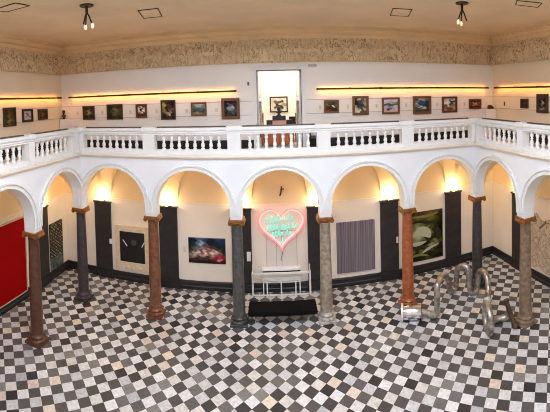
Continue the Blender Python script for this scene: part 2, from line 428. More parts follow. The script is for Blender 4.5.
# ------------------------------------------------------------------ columns
def stone(n, a, b, rough=.28, sc_=9): return mat(n, a, rough, rgb2=b, scale=sc_, detail=8)
CAP = M_gold
def column(x, y, m_shaft, m_base, label):
    t = thing('column', label, 'column', (x, y, 0), group=None)
    b = MB(); b.cbox(-.7, .7, -.7, .7, 0, .17, .02)
    pr = [(.68, .17), (.7, .21), (.7, .3), (.67, .35), (.6, .37), (.57, .4), (.56, .45), (.6, .48), (.62, .52), (.61, .58), (.56, .61), (.53, .63), (.52, .7), (.485, .76)]
    b.lathe(pr, 32); obj('base', b, m_base, t)
    obj('shaft', MB().lathe([(.49, .74), (.485, 1.5), (.475, 3), (.45, 5), (.42, 7), (.405, 7.72), (.44, 7.76), (.44, 7.82), (.41, 7.86), (.41, 7.92)], 32), m_shaft, t)
    c = MB(); c.lathe([(.42, 7.9), (.46, 7.95), (.54, 8.05), (.56, 8.12), (.5, 8.16)], 28)
    c.box(-.56, .56, -.52, .52, 8.16, 8.24); c.cbox(-.6, .6, -.6, .6, 8.24, 8.36, .03)
    for sx in (-1, 1):
        c.disc_y(-.54, .54, .165, sx*.5, 8.07)
        for sy in (-1, 1): c.disc_y(sy*.54-.03, sy*.54+.03, .075, sx*.5, 8.07, 12)
    obj('capital', c, CAP, t)
    return t
COLS = [
 (XCL, YC-SP, ('col_umber', (96, 60, 42), (74, 46, 32)), None, 'dark red-brown column standing right of the red canvas'),
 (XCL, YC, ('col_plum', (70, 62, 66), (52, 46, 50)), None, 'dark plum-grey column in the corner left of the black painting'),
 (CX[1], YC, ('col_sienna', (130, 82, 56), (98, 60, 40)), None, 'mid brown column overlapping the right edge of the black painting'),
 (CX[2], YC, ('col_grey', (88, 88, 84), (66, 66, 64)), ('base_grey', (70, 70, 66), (54, 54, 52)), 'mottled dark grey column left of the neon heart'),
 (CX[3], YC, ('col_granite', (168, 154, 134), (126, 114, 100)), ('base_marble', (196, 188, 176), (150, 142, 132)), 'pale speckled granite column right of the neon heart'),
 (CX[4], YC, ('col_orange', (176, 98, 56), (146, 76, 40)), None, 'bright orange-red column behind the silver canister'),
 (XCR, YC, ('col_slate', (68, 66, 66), (52, 50, 50)), None, 'dark slate column in the corner behind the bent pipes'),
 (XCR, YC-SP, ('col_tan', (146, 122, 98), (112, 92, 74)), None, 'tan brown column left of the cracked pale wall relief'),
]
for x, y, a, b, lab in COLS:
    ms = stone(*a); mb_ = stone(*b) if b else ms
    column(x, y, ms, mb_, lab)

# ------------------------------------------------------------------ pilasters and their uplights
M_lampglow = mat('warm_lamp_glow', (255, 226, 170), .5, emit=(255, 222, 158), estr=40)
M_brass = mat('aged_brass', (150, 112, 60), .35, .8)
def pilaster(x, y, rz, label, lamp_label, power=36):
    t = thing('pilaster', label, 'pilaster', (x, y, 0), rz)
    obj('shaft', MB().box(-.9, .9, -.2, 0, .86, 7.56), M_pil, t)
    obj('base', MB().prism([(0, 0), (.31, 0), (.31, .7), (.28, .86), (0, .86)], lambda u, v, q: (q, -u, v), -.97, .97), M_black, t)
    c = MB(); c.box(-.93, .93, -.24, 0, 7.56, 7.62).box(-.98, .98, -.3, 0, 7.62, 7.74); obj('capital', c, M_pil, t)
    if lamp_label:
        l = thing('uplight', lamp_label, 'lamp', (x, y, 7.74), rz)
        obj('dish', MB().lathe([(.1, 0), (.14, .02), (.3, .1), (.36, .16), (.33, .16), (.27, .12), (.1, .05), (.02, .04)], 24, 0, -.36+.06), M_brass, l)
        obj('bulb', MB().lathe([(.05, .05), (.13, .09), (.18, .17), (.15, .27), (.03, .33)], 16, 0, -.3), M_lampglow, l)
        d = bpy.data.lights.new('uplight_beam', 'POINT'); d.energy = power; d.color = (1, .77, .46); d.shadow_soft_size = .1
        o = bpy.data.objects.new('uplight_beam', d); COL.objects.link(o); o.parent = l; o.location = (0, -.42, .62)
PB = [('left of the black painting', CX[0]), ('between black painting and night photograph', CX[1]), ('left of the neon heart, behind the grey column', CX[2]),
      ('right of the neon heart, behind the granite column', CX[3]), ('between grey striped panel and green painting', CX[4]), ('right of the green painting', CX[5])]
for lab, x in PB:
    pilaster(x-.1, YW-.055, 0, 'dark slate wall pilaster '+lab, 'glowing uplight on the dark pilaster '+lab)
pilaster(XL+.055, YC, PI/2, 'dark slate pilaster on the left wall beside the patterned canvas', 'glowing uplight on the left wall pilaster beside the patterned canvas')
pilaster(XR-.055, YC, -PI/2, 'dark slate pilaster on the right wall left of the tan column', 'glowing uplight on the right wall pilaster left of the tan column')

# ------------------------------------------------------------------ balustrade
BPROF = [(.17, 0), (.17, .1), (.1, .13), (.1, .16), (.145, .26), (.155, .36), (.13, .48), (.09, .58), (.08, .62), (.12, .645), (.12, .685), (.08, .71), (.09, .76), (.13, .86), (.145, .96), (.11, 1.04), (.09, 1.08), (.14, 1.1), (.14, 1.17), (.17, 1.19), (.17, 1.22)]
bal_mesh = None
def balustrade(label, fn, piers, spans, L0, L1):
    global bal_mesh
    p0 = fn(0, 0, 0)
    t = thing('balustrade', label, 'balustrade', (p0[0], p0[1], GF))
    F = lambda u, v, z: tuple(a-b for a, b in zip(fn(u, v, z), (p0[0], p0[1], GF)))
    def bx(m, u0, u1, v0, v1, z0, z1):
        v = [F(u, w, z) for z in (z0, z1) for w in (v0, v1) for u in (u0, u1)]
        m.add(v, [(0, 2, 3, 1), (4, 5, 7, 6), (0, 1, 5, 4), (2, 6, 7, 3), (0, 4, 6, 2), (1, 3, 7, 5)])
    m = MB(); bx(m, L0, L1, -.02, .72, GF+.3, 13.52); bx(m, L0, L1, .06, .64, 13.52, 13.8); obj('plinth', m, M_bal, t)
    m = MB(); m.prism([(u_, z_-.1) for u_, z_ in ((.12, 15.1), (.12, 15.2), (.05, 15.24), (.05, 15.36), (-.04, 15.44), (-.04, 15.6), (.02, 15.66), (.68, 15.66), (.73, 15.6), (.73, 15.44), (.66, 15.36), (.66, 15.24), (.6, 15.2), (.6, 15.1))], lambda u, v, q: F(q, u, v), L0, L1)
    obj('handrail', m, M_bal, t)
    for a, b in piers:
        m = MB(); bx(m, a, b, -.06, .76, GF+.32, 13.56); bx(m, a+.05, b-.05, .0, .7, 13.56, 15.02); bx(m, a-.02, b+.02, -.06, .76, 15.3, 15.64)
        obj('pier', m, M_bal, t)
    for a, b in spans:
        m = MB(); bx(m, a+.1, b-.1, .3, .5, 15.56, 15.66); o = obj('rail_capping', m, M_lead, t); o['label'] = 'dark capping strip'
        n = round((b-a)/.645)
        for i in range(1, n):
            u = a+(b-a)*i/n
            if bal_mesh is None:
                o = obj('baluster', MB().lathe(BPROF, 14), M_bal, t); bal_mesh = o.data
            else:
                o = bpy.data.objects.new('baluster', bal_mesh); COL.objects.link(o); o.parent = t
            o.location = F(u, .35, 13.79)
HP = .56
pc = [c-XCL for c in CX]
pB = [(-.28, O+.4)]+[(c-HP, c+HP) for c in pc[1:5]]+[(pc[5]-O-.4, pc[5]+.28)]
sB = [(pB[i][1], pB[i+1][0]) for i in range(5)]
balustrade('long white stone balustrade along the back of the gallery', lambda u, v, z: (XCL+u, YC-O+v, z), pB, sB, -.24, pc[5]+.24)
pS = [(O+.1, O+1.25), (SP-.05, SP+.75), (2*SP-.4, 2*SP+.6)]
sS = [(pS[0][1], pS[1][0]), (pS[1][1], pS[2][0])]
balustrade('white stone balustrade of the left side gallery', lambda u, v, z: (XCL+O-v, YC-u, z), pS, sS, O+.06, 2*SP+.9)
pS = [(O+.1, O+.55), (SP-.55, SP+.25), (2*SP-.4, 2*SP+.6)]
sS = [(pS[0][1], pS[1][0]), (pS[1][1], pS[2][0])]
balustrade('white stone balustrade of the right side gallery', lambda u, v, z: (XCR-O+v, YC-u, z), pS, sS, O+.06, 2*SP+.9)

# ------------------------------------------------------------------ gallery walls: skirting, panel joints, lamp rails
for nm, mb_ in (('baseboard_gallery_back', MB().box(XL+.12, DX0-.36, YW-.12, YW, GF, 13.96).box(DX1+.36, XR-.12, YW-.12, YW, GF, 13.96)),
                ('baseboard_gallery_left', MB().box(XL, XL+.12, YEND, YW, GF, 13.96)), ('baseboard_gallery_right', MB().box(XR-.12, XR, YEND, YW, GF, 13.96))):
    struct(nm, mb_, M_black)
n_ = 18
for z in (17.45, 16.2):
    for mb_ in (MB().box(XL, DX0-.4, YW-.022, YW, z, z+.04).box(DX1+.4, XR, YW-.022, YW, z, z+.04), MB().box(XL, XL+.025, YEND, YW, z, z+.05), MB().box(XR-.025, XR, YEND, YW, z, z+.05)):
        struct('trim_%d' % n_, mb_, M_line); n_ += 1
M_tube = mat('warm_strip_lamp', (255, 214, 140), .5, emit=(255, 172, 76), estr=17)
def lamp_rail(label, fn, a, b):
    """a bronze pelmet on the wall with a warm strip lamp behind it"""
    p0 = fn((a+b)/2, 0, 18.4); h = (b-a)/2
    t = thing('picture_light_rail', label, 'lamp', p0)
    F = lambda u, v, z: tuple(q-w for q, w in zip(fn((a+b)/2+u, v, 18.4+z), p0))
    def bx(u0, u1, v0, v1, z0, z1, m=None):
        m = m or MB(); v = [F(u, w, z) for z in (z0, z1) for w in (v0, v1) for u in (u0, u1)]
        return m.add(v, [(0, 2, 3, 1), (4, 5, 7, 6), (0, 1, 5, 4), (2, 6, 7, 3), (0, 4, 6, 2), (1, 3, 7, 5)])
    m = bx(-h, h, .42, .46, -.06, .09); bx(-h, h, .27, .46, .07, .1, m)
    obj('pelmet', m, M_bronze, t)
    obj('strip_lamp', bx(-h+.1, h-.1, .3, .4, -.04, .02), M_tube, t)
    n = max(2, int((b-a)/3))
    for i in range(n+1):
        u = -h+.15+(2*h-.3)*i/n; obj('bracket', bx(u-.04, u+.04, 0, .44, -.02, .12), M_bronze, t)
lamp_rail('long dark picture light rail on the back wall left of the doorway', lambda u, v, z: (u, YW-v, z), XL+1.1, -3.1)
lamp_rail('long dark picture light rail on the back wall right of the doorway', lambda u, v, z: (u, YW-v, z), 4.05, XR-.8)
lamp_rail('dark picture light rail along the left gallery wall', lambda u, v, z: (XL+v, u, z), -8., YW-.7)
lamp_rail('dark picture light rail along the right gallery wall', lambda u, v, z: (XR-v, u, z), -8., YW-.9)

# ------------------------------------------------------------------ framed pictures
def hexc(s): return tuple(int(s[i:i+2], 16) for i in (0, 2, 4))
def paint(name, w, h, rows, parent, up=5):
    """canvas in local x (width) and z (height), facing -y; rows of hex colours from the top"""
    A = np.array([[hexc(c) for c in r.split()] for r in rows], float)
    nz, nx = A.shape[0]*up, A.shape[1]*up
    m = MB()
    v = [(-w/2+w*i/nx, 0, h/2-h*j/nz) for j in range(nz+1) for i in range(nx+1)]
    m.add(v, [(j*(nx+1)+i, (j+1)*(nx+1)+i, (j+1)*(nx+1)+i+1, j*(nx+1)+i+1) for j in range(nz) for i in range(nx)])
    o = obj(name, m, M_canvas, parent)
    at = o.data.color_attributes.new('paint', 'FLOAT_COLOR', 'POINT')
    hh, ww = A.shape[:2]; cols = []
    for j in range(nz+1):
        for i in range(nx+1):
            y, x = j/up-.5, i/up-.5
            y, x = y+.3*math.sin(2.3*x+1.1*y+h*9), x+.3*math.sin(2.7*y-1.3*x+w*7)     # brushy edges
            y = min(max(y, 0), hh-1); x = min(max(x, 0), ww-1)
            y0, x0 = int(y), int(x); y1, x1 = min(y0+1, hh-1), min(x0+1, ww-1); fy, fx = y-y0, x-x0
            fy = min(1, max(0, (fy-.5)*4+.5)); fx = min(1, max(0, (fx-.5)*4+.5))
            c = (A[y0, x0]*(1-fx)+A[y0, x1]*fx)*(1-fy)+(A[y1, x0]*(1-fx)+A[y1, x1]*fx)*fy
            cols += [*lin(c), 1]
    at.data.foreach_set('color', cols)
    return o
def picture(label, cx, y, cz, w, h, fw, mfr, rows, rotz=0, depth=.16, mount=None, cat='painting', name='framed_painting', group=None):
    """y/cx locate the middle of the back on the wall"""
    t = thing(name, label, cat, (cx, y, cz), rotz, group)
    f = MB()
    for d, q0, q1 in ((depth, 0, fw*.6), (depth*.7, fw*.6, fw)):
        a0, b0, a1, b1 = w/2-q0, h/2-q0, w/2-q1, h/2-q1
        f.box(-a0, a0, -d, 0, b1, b0).box(-a0, a0, -d, 0, -b0, -b1).box(-a0, -a1, -d, 0, -b1, b1).box(a1, a0, -d, 0, -b1, b1)
    obj('frame', f, mfr, t)
    iw, ih = w-2*fw, h-2*fw
    if mount:
        obj('mount', MB().box(-iw/2, iw/2, -.06, 0, -ih/2, ih/2), mat('pale_mount', (226, 216, 200), .8), t)
        iw, ih = iw-2*mount, ih-2*mount
    o = paint('canvas', iw, ih, rows, t); o.location = (0, -.07, 0)
    return t
G1 = 'framed pictures on the upper gallery wall'
PICS = [
 ('small dark oval portrait, first painting right of the left corner bust', -18.84, -17.47, 16.05, 17.47, .2, M_frameD, ['2a2016 4a4228 2e2418', '5a5430 a0946a 463c22', '4a4428 b0a888 5c5430', '52482c 807850 3c321e', '2c2418 4e462c 2a2016']),
 ('olive and brown landscape in a dark frame, second right of the left corner', -16.03, -14.32, 16.03, 17.56, .17, M_frameD, ['2e2416 3a3420 464028 3a3420', '36301c 6e6a42 7c7a50 565230', '3c361e 4e4a2a 605c38 4a4628', '30291a 5c5834 6a6640 4c4628', '261e14 3a321e 443c22 302818']),
 ('small picture of a dark figure on white in a red-brown frame', -12.88, -11.76, 16.17, 17.5, .2, M_frameR, ['8a7a66 d8cdb8 5a4030', 'e6dcc8 2e2624 e0d4c0', 'd8c8b0 4a3a34 efe6d6', '6a4a38 e8dcc8 5a3a2c', '462a20 5a3828 4a2c20']),
 ('tall dark still life with yellow at upper left in a black-brown frame', -10.32, -8.89, 15.95, 17.8, .14, M_frameD, ['8a7430 4a3420 2e1a1e 2a1818', 'b8a050 5c4426 4a2c40 2a181a', 'a48c48 402c1e 50304a 3a2222', '7a6638 34241c 4e3c34 6a5440', '8c7850 2e2420 7a6c58 5a4a38', '5a4a30 8a7a60 a08c6c 443424', '3a2a1c 5c4c38 d8ccb0 3a2a20', '2a1c14 30221a 4a3a2a 281a14']),
 ('low grey-green seascape in a brown frame, first of two left of doorway', -7.4, -5.94, 16.24, 17.51, .16, M_frameB, ['8a8472 b8b4a8 c0bcb0 8e8878', '6a7068 98a098 b4b8b0 7c827a', '3e5048 4e6258 5a6c62 44544c', '34443c 42544a 4a5a50 3a4a40', '8a8464 98906c 8c8464 6c6448']),
 ('largest gilt-framed portrait group hanging just left of the gallery doorway', -4.55, -2.89, 15.9, 17.81, .26, M_frameB, ['1e1210 2a1614 301a1a 241416', '24161a 56505e 5c566a 38282e', '2c2224 8c96a4 b4bcc4 3a3a40', '223028 66746c 7c8a88 4a4e4e', '1c2620 3a4640 52605c 30403c', '2c2418 3c3420 403828 2c2418']),
 ('small dark green scene with a white dash, first painting right of the doorway', 4.76, 6.13, 16.23, 17.4, .16, M_frameB, ['6a6038 505030 3a4a2c 5c5634', '7a6c40 3a442c 243a24 60583a', '4c4030 2c3020 e0dcc8 50442c', '542a20 3a2a1c 44301e 3a2c1c', '7a4030 5a2c20 4a2a1e 30221a']),
 ('tall gold-brown framed portrait with white collar, second right of the doorway', 7.41, 8.95, 15.95, 17.72, .22, M_frameB, ['3a241c c8c0b4 50505c b09a80', '2c1c18 4a4650 4c4c5c 8a7864', '281a16 3a3640 44424e a89c8c', '96907c 4a4a44 3c4640 6a6458', 'd0ccb8 8c9078 3c4c40 b8ac98', 'c8c0a8 e0dcc8 5c5848 605448']),
 ('pale lavender coastal view in a brown frame', 10.27, 12.03, 15.95, 17.53, .19, M_frameB, ['d8d0d4 dcd4d8 d4ccd0 d8d0d4', 'c8c0c8 c4bcc4 a8a8a8 8ca084', '4c4c54 5a5a60 4c5c58 5a7a58', 'b0a8b4 8c8698 a89cac ccc4cc', 'c4b8c0 4a4656 b4a8b4 d4c8cc', 'c8a890 b8a8a8 c4b4b4 cab0a0']),
 ('dark blue stormy sea with white strokes in a wide brown frame', 13.43, 15.37, 15.85, 17.62, .24, M_frameB, ['4a4c50 c0c0b4 9ca09c 6c6c64', '7c8890 3a4a5c 38506a 24384a', '98a4a8 2e4660 2a4c6c 1c3450', '6c7c84 a8b4b8 28445c 22384c', '4c4c48 50585c b8beb8 2e3c48', '48402e 4a4434 50483a 3c3424']),
 ('white scene with a dark blotch in a reddish frame, near the right corner', 16.6, 18.34, 15.9, 17.54, .21, M_frameR, ['b8b0a0 d8d0c0 9ca09c c4bcac', 'e4dccc d8d0c4 3a3c48 40424c', 'e8e0d4 f0eae0 4c4c58 a8a090', '6a5a4c d0c4b4 6c6454 8a7c68', '8a7458 705c48 9c8464 b09c74', 'a88c6c 7a5c44 604838 8c745c']),
 ('dim red-brown landscape in a plain red frame, last before the right corner', 19.79, 21.3, 16.18, 17.24, .16, M_frameR, ['3c1c14 4a2418 542c1c 44201a', '6a4030 b09078 c0a48c 7a5440', '5c3424 8a6850 a48470 64402e', '3a1a12 48221a 502a1e 401e16']),
]
for lab, x0, x1, z0, z1, fw, mf, rows in PICS:
    picture(lab, (x0+x1)/2, YW-.025, (z0+z1)/2, x1-x0, z1-z0, fw, mf, rows, group=G1)
GL = 'framed pictures on the left gallery wall'
for lab, y0, y1, z0, z1, fw, mf, rows in [
 ('tall murky olive painting nearest the left picture edge', -2.96, -1.33, 15.95, 17.65, .16, M_frameD, ['3a3018 4a3e1e 3e341a', '3c301a 5c4a26 42361e', '3a2e18 6a4e2e 463822', '36301c 5c4a2c 4a3c24', '4a4630 786e50 5a5034', '3a3420 5c5438 403822']),
 ('black-framed pale drawing, middle of three on the left gallery wall', -.37, 1.16, 16.2, 17.43, .22, M_blackp, ['c8bcb4 b8aaa4 d0c4bc', 'a89894 5a4c4c b8a8a4', 'c0b0aa 786868 c8b8b0', 'a49490 b8a8a4 8c7c78', 'c4b8b0 a89c98 ccc0b8']),
 ('small dark gold-brown portrait beside the left corner of the gallery', 2.04, 3.54, 16.28, 17.35, .18, M_frameD, ['3c2814 4a3418 3e2a16', '46301a 7a5c34 503a1e', '402c18 6c5030 4a341c', '382412 50381e 3c2816'])]:
    picture(lab, XL+.025, (y0+y1)/2, (z0+z1)/2, y1-y0, z1-z0, fw, mf, rows, rotz=PI/2, group=GL)
picture('small brown picture with a white border on the right gallery wall', XR-.025, 0.93, 16.84, 1.1, .92, .14, M_frameD, ['3c2414 4a2e1a 40281a', '4a3020 5c3c24 442c1c', '382214 46301c 3a2416'], rotz=-PI/2)
picture('tall dark ornate-framed painting at the right end of the gallery', XR-.025, -1.65, 16.9, 1.5, 1.76, .26, M_frameD, ['4a4430 3a3a2c 30281c', '2c2c28 3c3c38 24201c', '24282a a8a498 22201e', '2a2c2c 6c685c 2a2622', '34302a 4a4438 302a24', '7a7260 968c74 5c5442'], rotz=-PI/2)
# little title cards beside the pictures
M_card = mat('grey_card', (214, 204, 196), .8)
CARDS = [(-19.55, 'left of the oval portrait'), (-16.6, 'left of the olive landscape'), (-13.5, 'left of the dark figure on white'), (-10.8, 'left of the yellow still life'), (-7.85, 'left of the grey-green seascape'),
         (-5.05, 'left of the largest gilt portrait group'), (4.4, 'left of the white-dash green scene'), (7.0, 'left of the white-collar portrait'), (9.75, 'left of the lavender coast'), (12.75, 'left of the dark blue sea'), (16.05, 'left of the dark blotch scene'), (19.3, 'left of the red-brown landscape')]
for x, lab in CARDS:
    tag(obj('picture_label', MB().cbox(-.11, .11, -.03, 0, -.18, .18, .008), M_card, loc=(x, YW-.005, 16.75)), 'small grey title card '+lab, 'title card', 'title cards on the gallery wall')

# corner pedestals with their ornaments
for x0, x1, lab in ((XL, XL+1.5, 'white corner pedestal under the bust at the left of the gallery'), (XR-1.5, XR, 'white corner pedestal under the brown object at the right of the gallery')):
    tag(obj('pedestal', MB().cbox(x0+.12, x1-.02, YW-.75, YW-.12, GF, 16.15, .02), M_white), lab, 'pedestal')
t = thing('bust', 'small dark bronze bust on the white pedestal in the left gallery corner', 'bust', (XL+.42, YW-.4, 16.15))
b = MB(); b.lathe([(.16, 0), (.17, .06), (.12, .1), (.1, .2), (.16, .26)], 20); obj('socle', b, M_bronze, t)
b = MB(); b.lathe([(.05, .24), (.2, .26), (.24, .34), (.2, .44), (.1, .5), (.08, .56), (.11, .6), (.155, .68), (.17, .78), (.155, .88), (.1, .94), (.02, .96)], 22); b.lathe([(.02, .68), (.05, .7), (.02, .74)], 8, 0, -.16); obj('head', b, mat('dark_bronze_bust', (70, 40, 22), .35, .5), t)
t = MB(); t.prism([(-.26, 0), (.3, 0), (.3, .12), (.12, .36), (-.06, .44), (-.26, .42)], lambda u, v, q: (u, q, v), -.2, .2)
tag(obj('sculpture_fragment', t, mat('red_brown_wood', (96, 40, 22), .45), loc=(22.32, YW-.42, 16.15)), 'small quarter-round red-brown object on the white pedestal in the right gallery corner', 'sculpture')
tag(obj('wall_switch', MB().cbox(-.06, .06, -.07, 0, -.22, .22, .01), M_blackp, loc=(XR, 4.3, 16.75), rotz=-PI/2), 'small dark fitting on the right gallery wall near the corner', 'fitting')
tag(obj('wall_sign', MB().cbox(-.38, .38, -.08, 0, -.12, .12, .015), mat('pale_grey_plastic', (176, 180, 184), .5), loc=(3.78, YW-.005, 20.56)), 'pale grey plate on the wall at upper right of the gallery doorway', 'sign')
tag(obj('light_switch', MB().cbox(-.09, .09, -.08, 0, -.16, .16, .015), mat('dark_grey_plastic', (92, 84, 76), .5), loc=(-2.05, YW-.005, 19.05)), 'little dark switch box on the wall left of the gallery doorway', 'switch')

# ------------------------------------------------------------------ gallery doorway and the room beyond
m = MB(); m.box(DX0-.36, DX0, YW-.1, YW+.62, GF, DZ+.12).box(DX1, DX1+.36, YW-.1, YW+.62, GF, DZ+.12).box(DX0-.5, DX1+.5, YW-.16, YW+.62, DZ, DZ+.2).box(DX0-.62, DX1+.62, YW-.3, YW, DZ+.2, DZ+.34)
dr = struct('door_2', m, M_white, 'white doorway surround in the middle of the gallery')
obj('lintel_shade_bar', MB().box(DX0, DX1, YW+.2, YW+.3, DZ-.1, DZ), mat('tan_lintel_shade', (150, 128, 100), .6), dr)  # tan bar put in for the shade under the lintel
rm = MB(); rm.box(DX0-2.6, DX0-2.2, YW+.6, 14.4, GF, ZC).box(DX1+2.2, DX1+2.6, YW+.6, 14.4, GF, ZC).box(DX0-2.6, DX1+2.6, 14., 14.4, GF, ZC).box(DX0-2.6, DX1+2.6, YW+.6, 14.4, 22.6, 23.)
struct('wall_inner_room', rm, mat('warm_white_paint', (240, 232, 220), .75))
# unseen lamp, added to brighten the inner room
t = thing('added_room_lamp', 'unseen added lamp lighting the white room beyond the gallery doorway', 'lamp', (.7, 10.2, 22.6))
obj('canopy', MB().lathe([(.3, -.06), (.3, 0)], 16), M_chrome, t)
obj('diffuser', MB().lathe([(.05, -.5), (.5, -.4), (.7, -.2), (.6, -.06)], 20), mat('added_lamp_glow', (255, 246, 230), .5, emit=(255, 246, 232), estr=95), t)
# open glazed door leaves
for sx, x, lab in ((1, DX0+.03, 'left'), (-1, DX1-.03, 'right')):
    dl = struct('door_3' if sx > 0 else 'door_4', MB().box(-.07, .07, 0, 2.1, 0, .9).box(-.07, .07, 0, .3, .9, 7.06).box(-.07, .07, 1.8, 2.1, .9, 7.06).box(-.07, .07, .3, 1.8, 6.7, 7.06).box(-.07, .07, .3, 1.8, 4.3, 4.6), M_white, 'open white door leaf at the '+lab+' of the gallery doorway', loc=(x+sx*.02, YW+.62, GF), rotz=-sx*.13)
    obj('pane', MB().box(-.02, .02, .3, 1.8, .9, 4.3), mat('grey_glass', (120, 122, 122), .15), dl)
    obj('pane', MB().box(-.02, .02, .3, 1.8, 4.6, 6.7), mat('pale_glass', (224, 220, 212), .2), dl)
    obj('door_handle', MB().box(sx*.07, sx*.17, 1.9, 2.0, 2.2, 3.1), M_brass, dl)
picture('black-framed pale picture with a dark figure in the room beyond the doorway', .76, 14., 16.95, 2.0, 1.75, .14, M_blackp, ['c8c0b0 d0c8b8 c0b8a4 d0c8b8', 'b8b0a0 5c564a 3c3830 c8c0b0', 'c0b8a4 3a362e b8b09c 8a8270', 'd0c8b4 4c463a 3c382e c0b8a4', 'c4bca8 ccc4b0 6c6454 c8c0ac'], cat='picture')
WOOD = mat('orange_brown_wood', (186, 104, 58), .45, rgb2=(150, 78, 40), scale=3, stretch=(6, 1, .6))
t = thing('wooden_cabinet', 'orange-brown wooden cabinet seen through the balusters below the gallery doorway', 'cabinet', (.5, 8.5, GF))
obj('carcass', MB().box(-1.85, 1.6, -.2, .7, .12, 1.85), WOOD, t)
for i in range(3): obj('door', MB().box(-1.8+i*1.13, -.73+i*1.13, -.25, -.2, .2, 1.78), WOOD, t)
obj('top', MB().box(-1.9, 1.65, -.3, .75, 1.85, 1.97), WOOD, t)
t = thing('bust_stand', 'black stand with a pink front panel on the wooden cabinet', 'stand', (.66, 8.6, GF+1.97))
m = MB(); m.box(-1.2, -.62, -.2, .3, 0, .5).box(.7, 1.22, -.2, .3, 0, .5).box(-.62, .7, 0, .3, 0, .5).box(-.62, .66, -.2, .3, .46, .9); obj('body', m, M_blackp, t)
obj('panel', MB().box(-.62, .7, -.2, -.02, 0, .46), mat('flesh_pink_panel', (222, 160, 142), .6), t)
t = thing('bust', 'black bust on the black stand in the middle of the gallery doorway', 'bust', (.66, 8.62, GF+2.87))
obj('socle', MB().lathe([(.24, 0), (.24, .08), (.12, .14), (.1, .22)], 18), M_blackp, t)
obj('head', MB().lathe([(.06, .2), (.25, .24), (.27, .34), (.12, .45), (.1, .5), (.16, .6), (.18, .74), (.14, .86), (.04, .92)], 18), M_blackp, t)
def chair(label, loc, rz, m_, seat_h=1.05, back_h=2.2):
    t = thing('chair', label, 'chair', loc, rz)
    obj('seat', MB().cbox(-.5, .5, -.5, .5, seat_h-.1, seat_h, .03), m_, t)
    obj('backrest', MB().cbox(-.5, .5, .42, .52, seat_h+.25, back_h, .03), m_, t)
    for x in (-.44, .44):
        obj('leg', MB().box(x-.05, x+.05, -.48, -.38, 0, seat_h-.1), m_, t)
        obj('leg', MB().box(x-.05, x+.05, .4, .5, 0, seat_h+.3), m_, t)
chair('black chair on the gallery right of the doorway, behind the balusters', (3.78, 5.7, GF), PI/2, M_blackp, 1.15, 1.95)
chair('dark chair at the right inside the room beyond the doorway', (2.1, 11.3, GF), -.3, M_blackp, 1.5, 2.6)
chair('beige chair at the left inside the room beyond the doorway', (-1.2, 10.6, GF), .3, mat('beige_wood', (170, 146, 116), .6), 1.4, 3.1)

# ------------------------------------------------------------------ ceiling details
def hatch(label, pts):
    cx = sum(p[0] for p in pts)/4; cy = sum(p[1] for p in pts)/4
    t = thing('ceiling_hatch', label, 'hatch', (cx, cy, ZC), group='hatches in the tan ceiling')
    q = [Vector((p[0]-cx, p[1]-cy, 0)) for p in pts]
    m = MB(); m.add([(*v.xy, -.02) for v in q]+[(*v.xy, 0) for v in q], [(0, 1, 2, 3), (0, 4, 5, 1), (1, 5, 6, 2), (2, 6, 7, 3), (3, 7, 4, 0)]); obj('panel', m, M_ceil, t)
    m = MB()
    for i in range(4):
        a, b = q[i], q[(i+1) % 4]; d = (b-a).normalized(); n = Vector((-d.y, d.x, 0))*.035
        m.add([(*(a+n).xy, -.045), (*(b+n).xy, -.045), (*(b-n).xy, -.045), (*(a-n).xy, -.045), (*(a+n).xy, 0), (*(b+n).xy, 0), (*(b-n).xy, 0), (*(a-n).xy, 0)], [(0, 1, 2, 3), (0, 4, 5, 1), (2, 6, 7, 3), (1, 5, 6, 2), (0, 3, 7, 4)])
    o = obj('edge_strip', m, M_bronze, t); o['label'] = 'dark edge strip'
hatch('square hatch in the ceiling above the yellow still life', [(-8.69, -2.96), (-7.3, -2.85), (-7.75, -.56), (-9.16, -.6)])
hatch('square hatch in the ceiling above the pale lavender coastal view', [(8.77, -1.4), (10.18, -1.54), (10.76, .71), (9.28, .78)])
hatch('hatch at the upper left corner of the ceiling', [(-13.9, -9.5), (-13.7, -8.4), (-15.6, -8.4), (-15.9, -9.4)])
hatch('hatch at the upper right corner of the ceiling', [(15.3, -7.2), (15.9, -6.3), (17.6, -6.7), (17.0, -7.8)])
M_bulb = mat('clear_bulb', (255, 240, 210), .2, emit=(255, 232, 190), estr=.45)
for x, y, rz, lab in ((-11.0, -6.0, .3, 'cluster of spotlights hanging from the left of the ceiling'), (12.6, -4.6, 1.2, 'cluster of spotlights hanging from the right of the ceiling')):
    t = thing('ceiling_spotlight', lab, 'lamp', (x, y, ZC), rz)
    obj('ceiling_plate', MB().lathe([(.42, -.08), (.45, -.04), (.45, 0)], 20), M_bronze, t)
    obj('stem', MB().lathe([(.09, -.5), (.09, -.08)], 12), M_blackp, t)
    for k in range(3):
        a = k*2.1; p = Vector((math.cos(a), math.sin(a), 0))
        obj('arm', MB().tube([Vector((0, 0, -.45)), p*.14+Vector((0, 0, -.7)), p*.34+Vector((0, 0, -1.25))], .05, 8), M_blackp, t)
        if k < 2: obj('bulb', MB().lathe([(.04, -1.5), (.09, -1.44), (.11, -1.34), (.08, -1.22), (.05, -1.16)], 14, p.x*.34, p.y*.34), M_bulb, t)

# ------------------------------------------------------------------ art on the aisle walls
YA = YW-.055
t = thing('red_canvas', 'huge plain red canvas on the left wall at the picture edge', 'painting', (XL+.055, -4.9, 4.12))
obj('canvas', MB().cbox(0, .16, -4.1, 4.1, -3.37, 3.37, .015), mat('flat_red_paint', (158, 0, 3), .8, spec=.1), t)
m = MB(); m.box(0, .19, 4.1, 4.2, -3.47, 3.47).box(0, .19, -4.2, -4.1, -3.47, 3.47).box(0, .19, -4.1, 4.1, -3.47, -3.37).box(0, .19, -4.1, 4.1, 3.37, 3.47)
obj('frame', m, mat('pale_edge_wood', (190, 178, 150), .6), t)
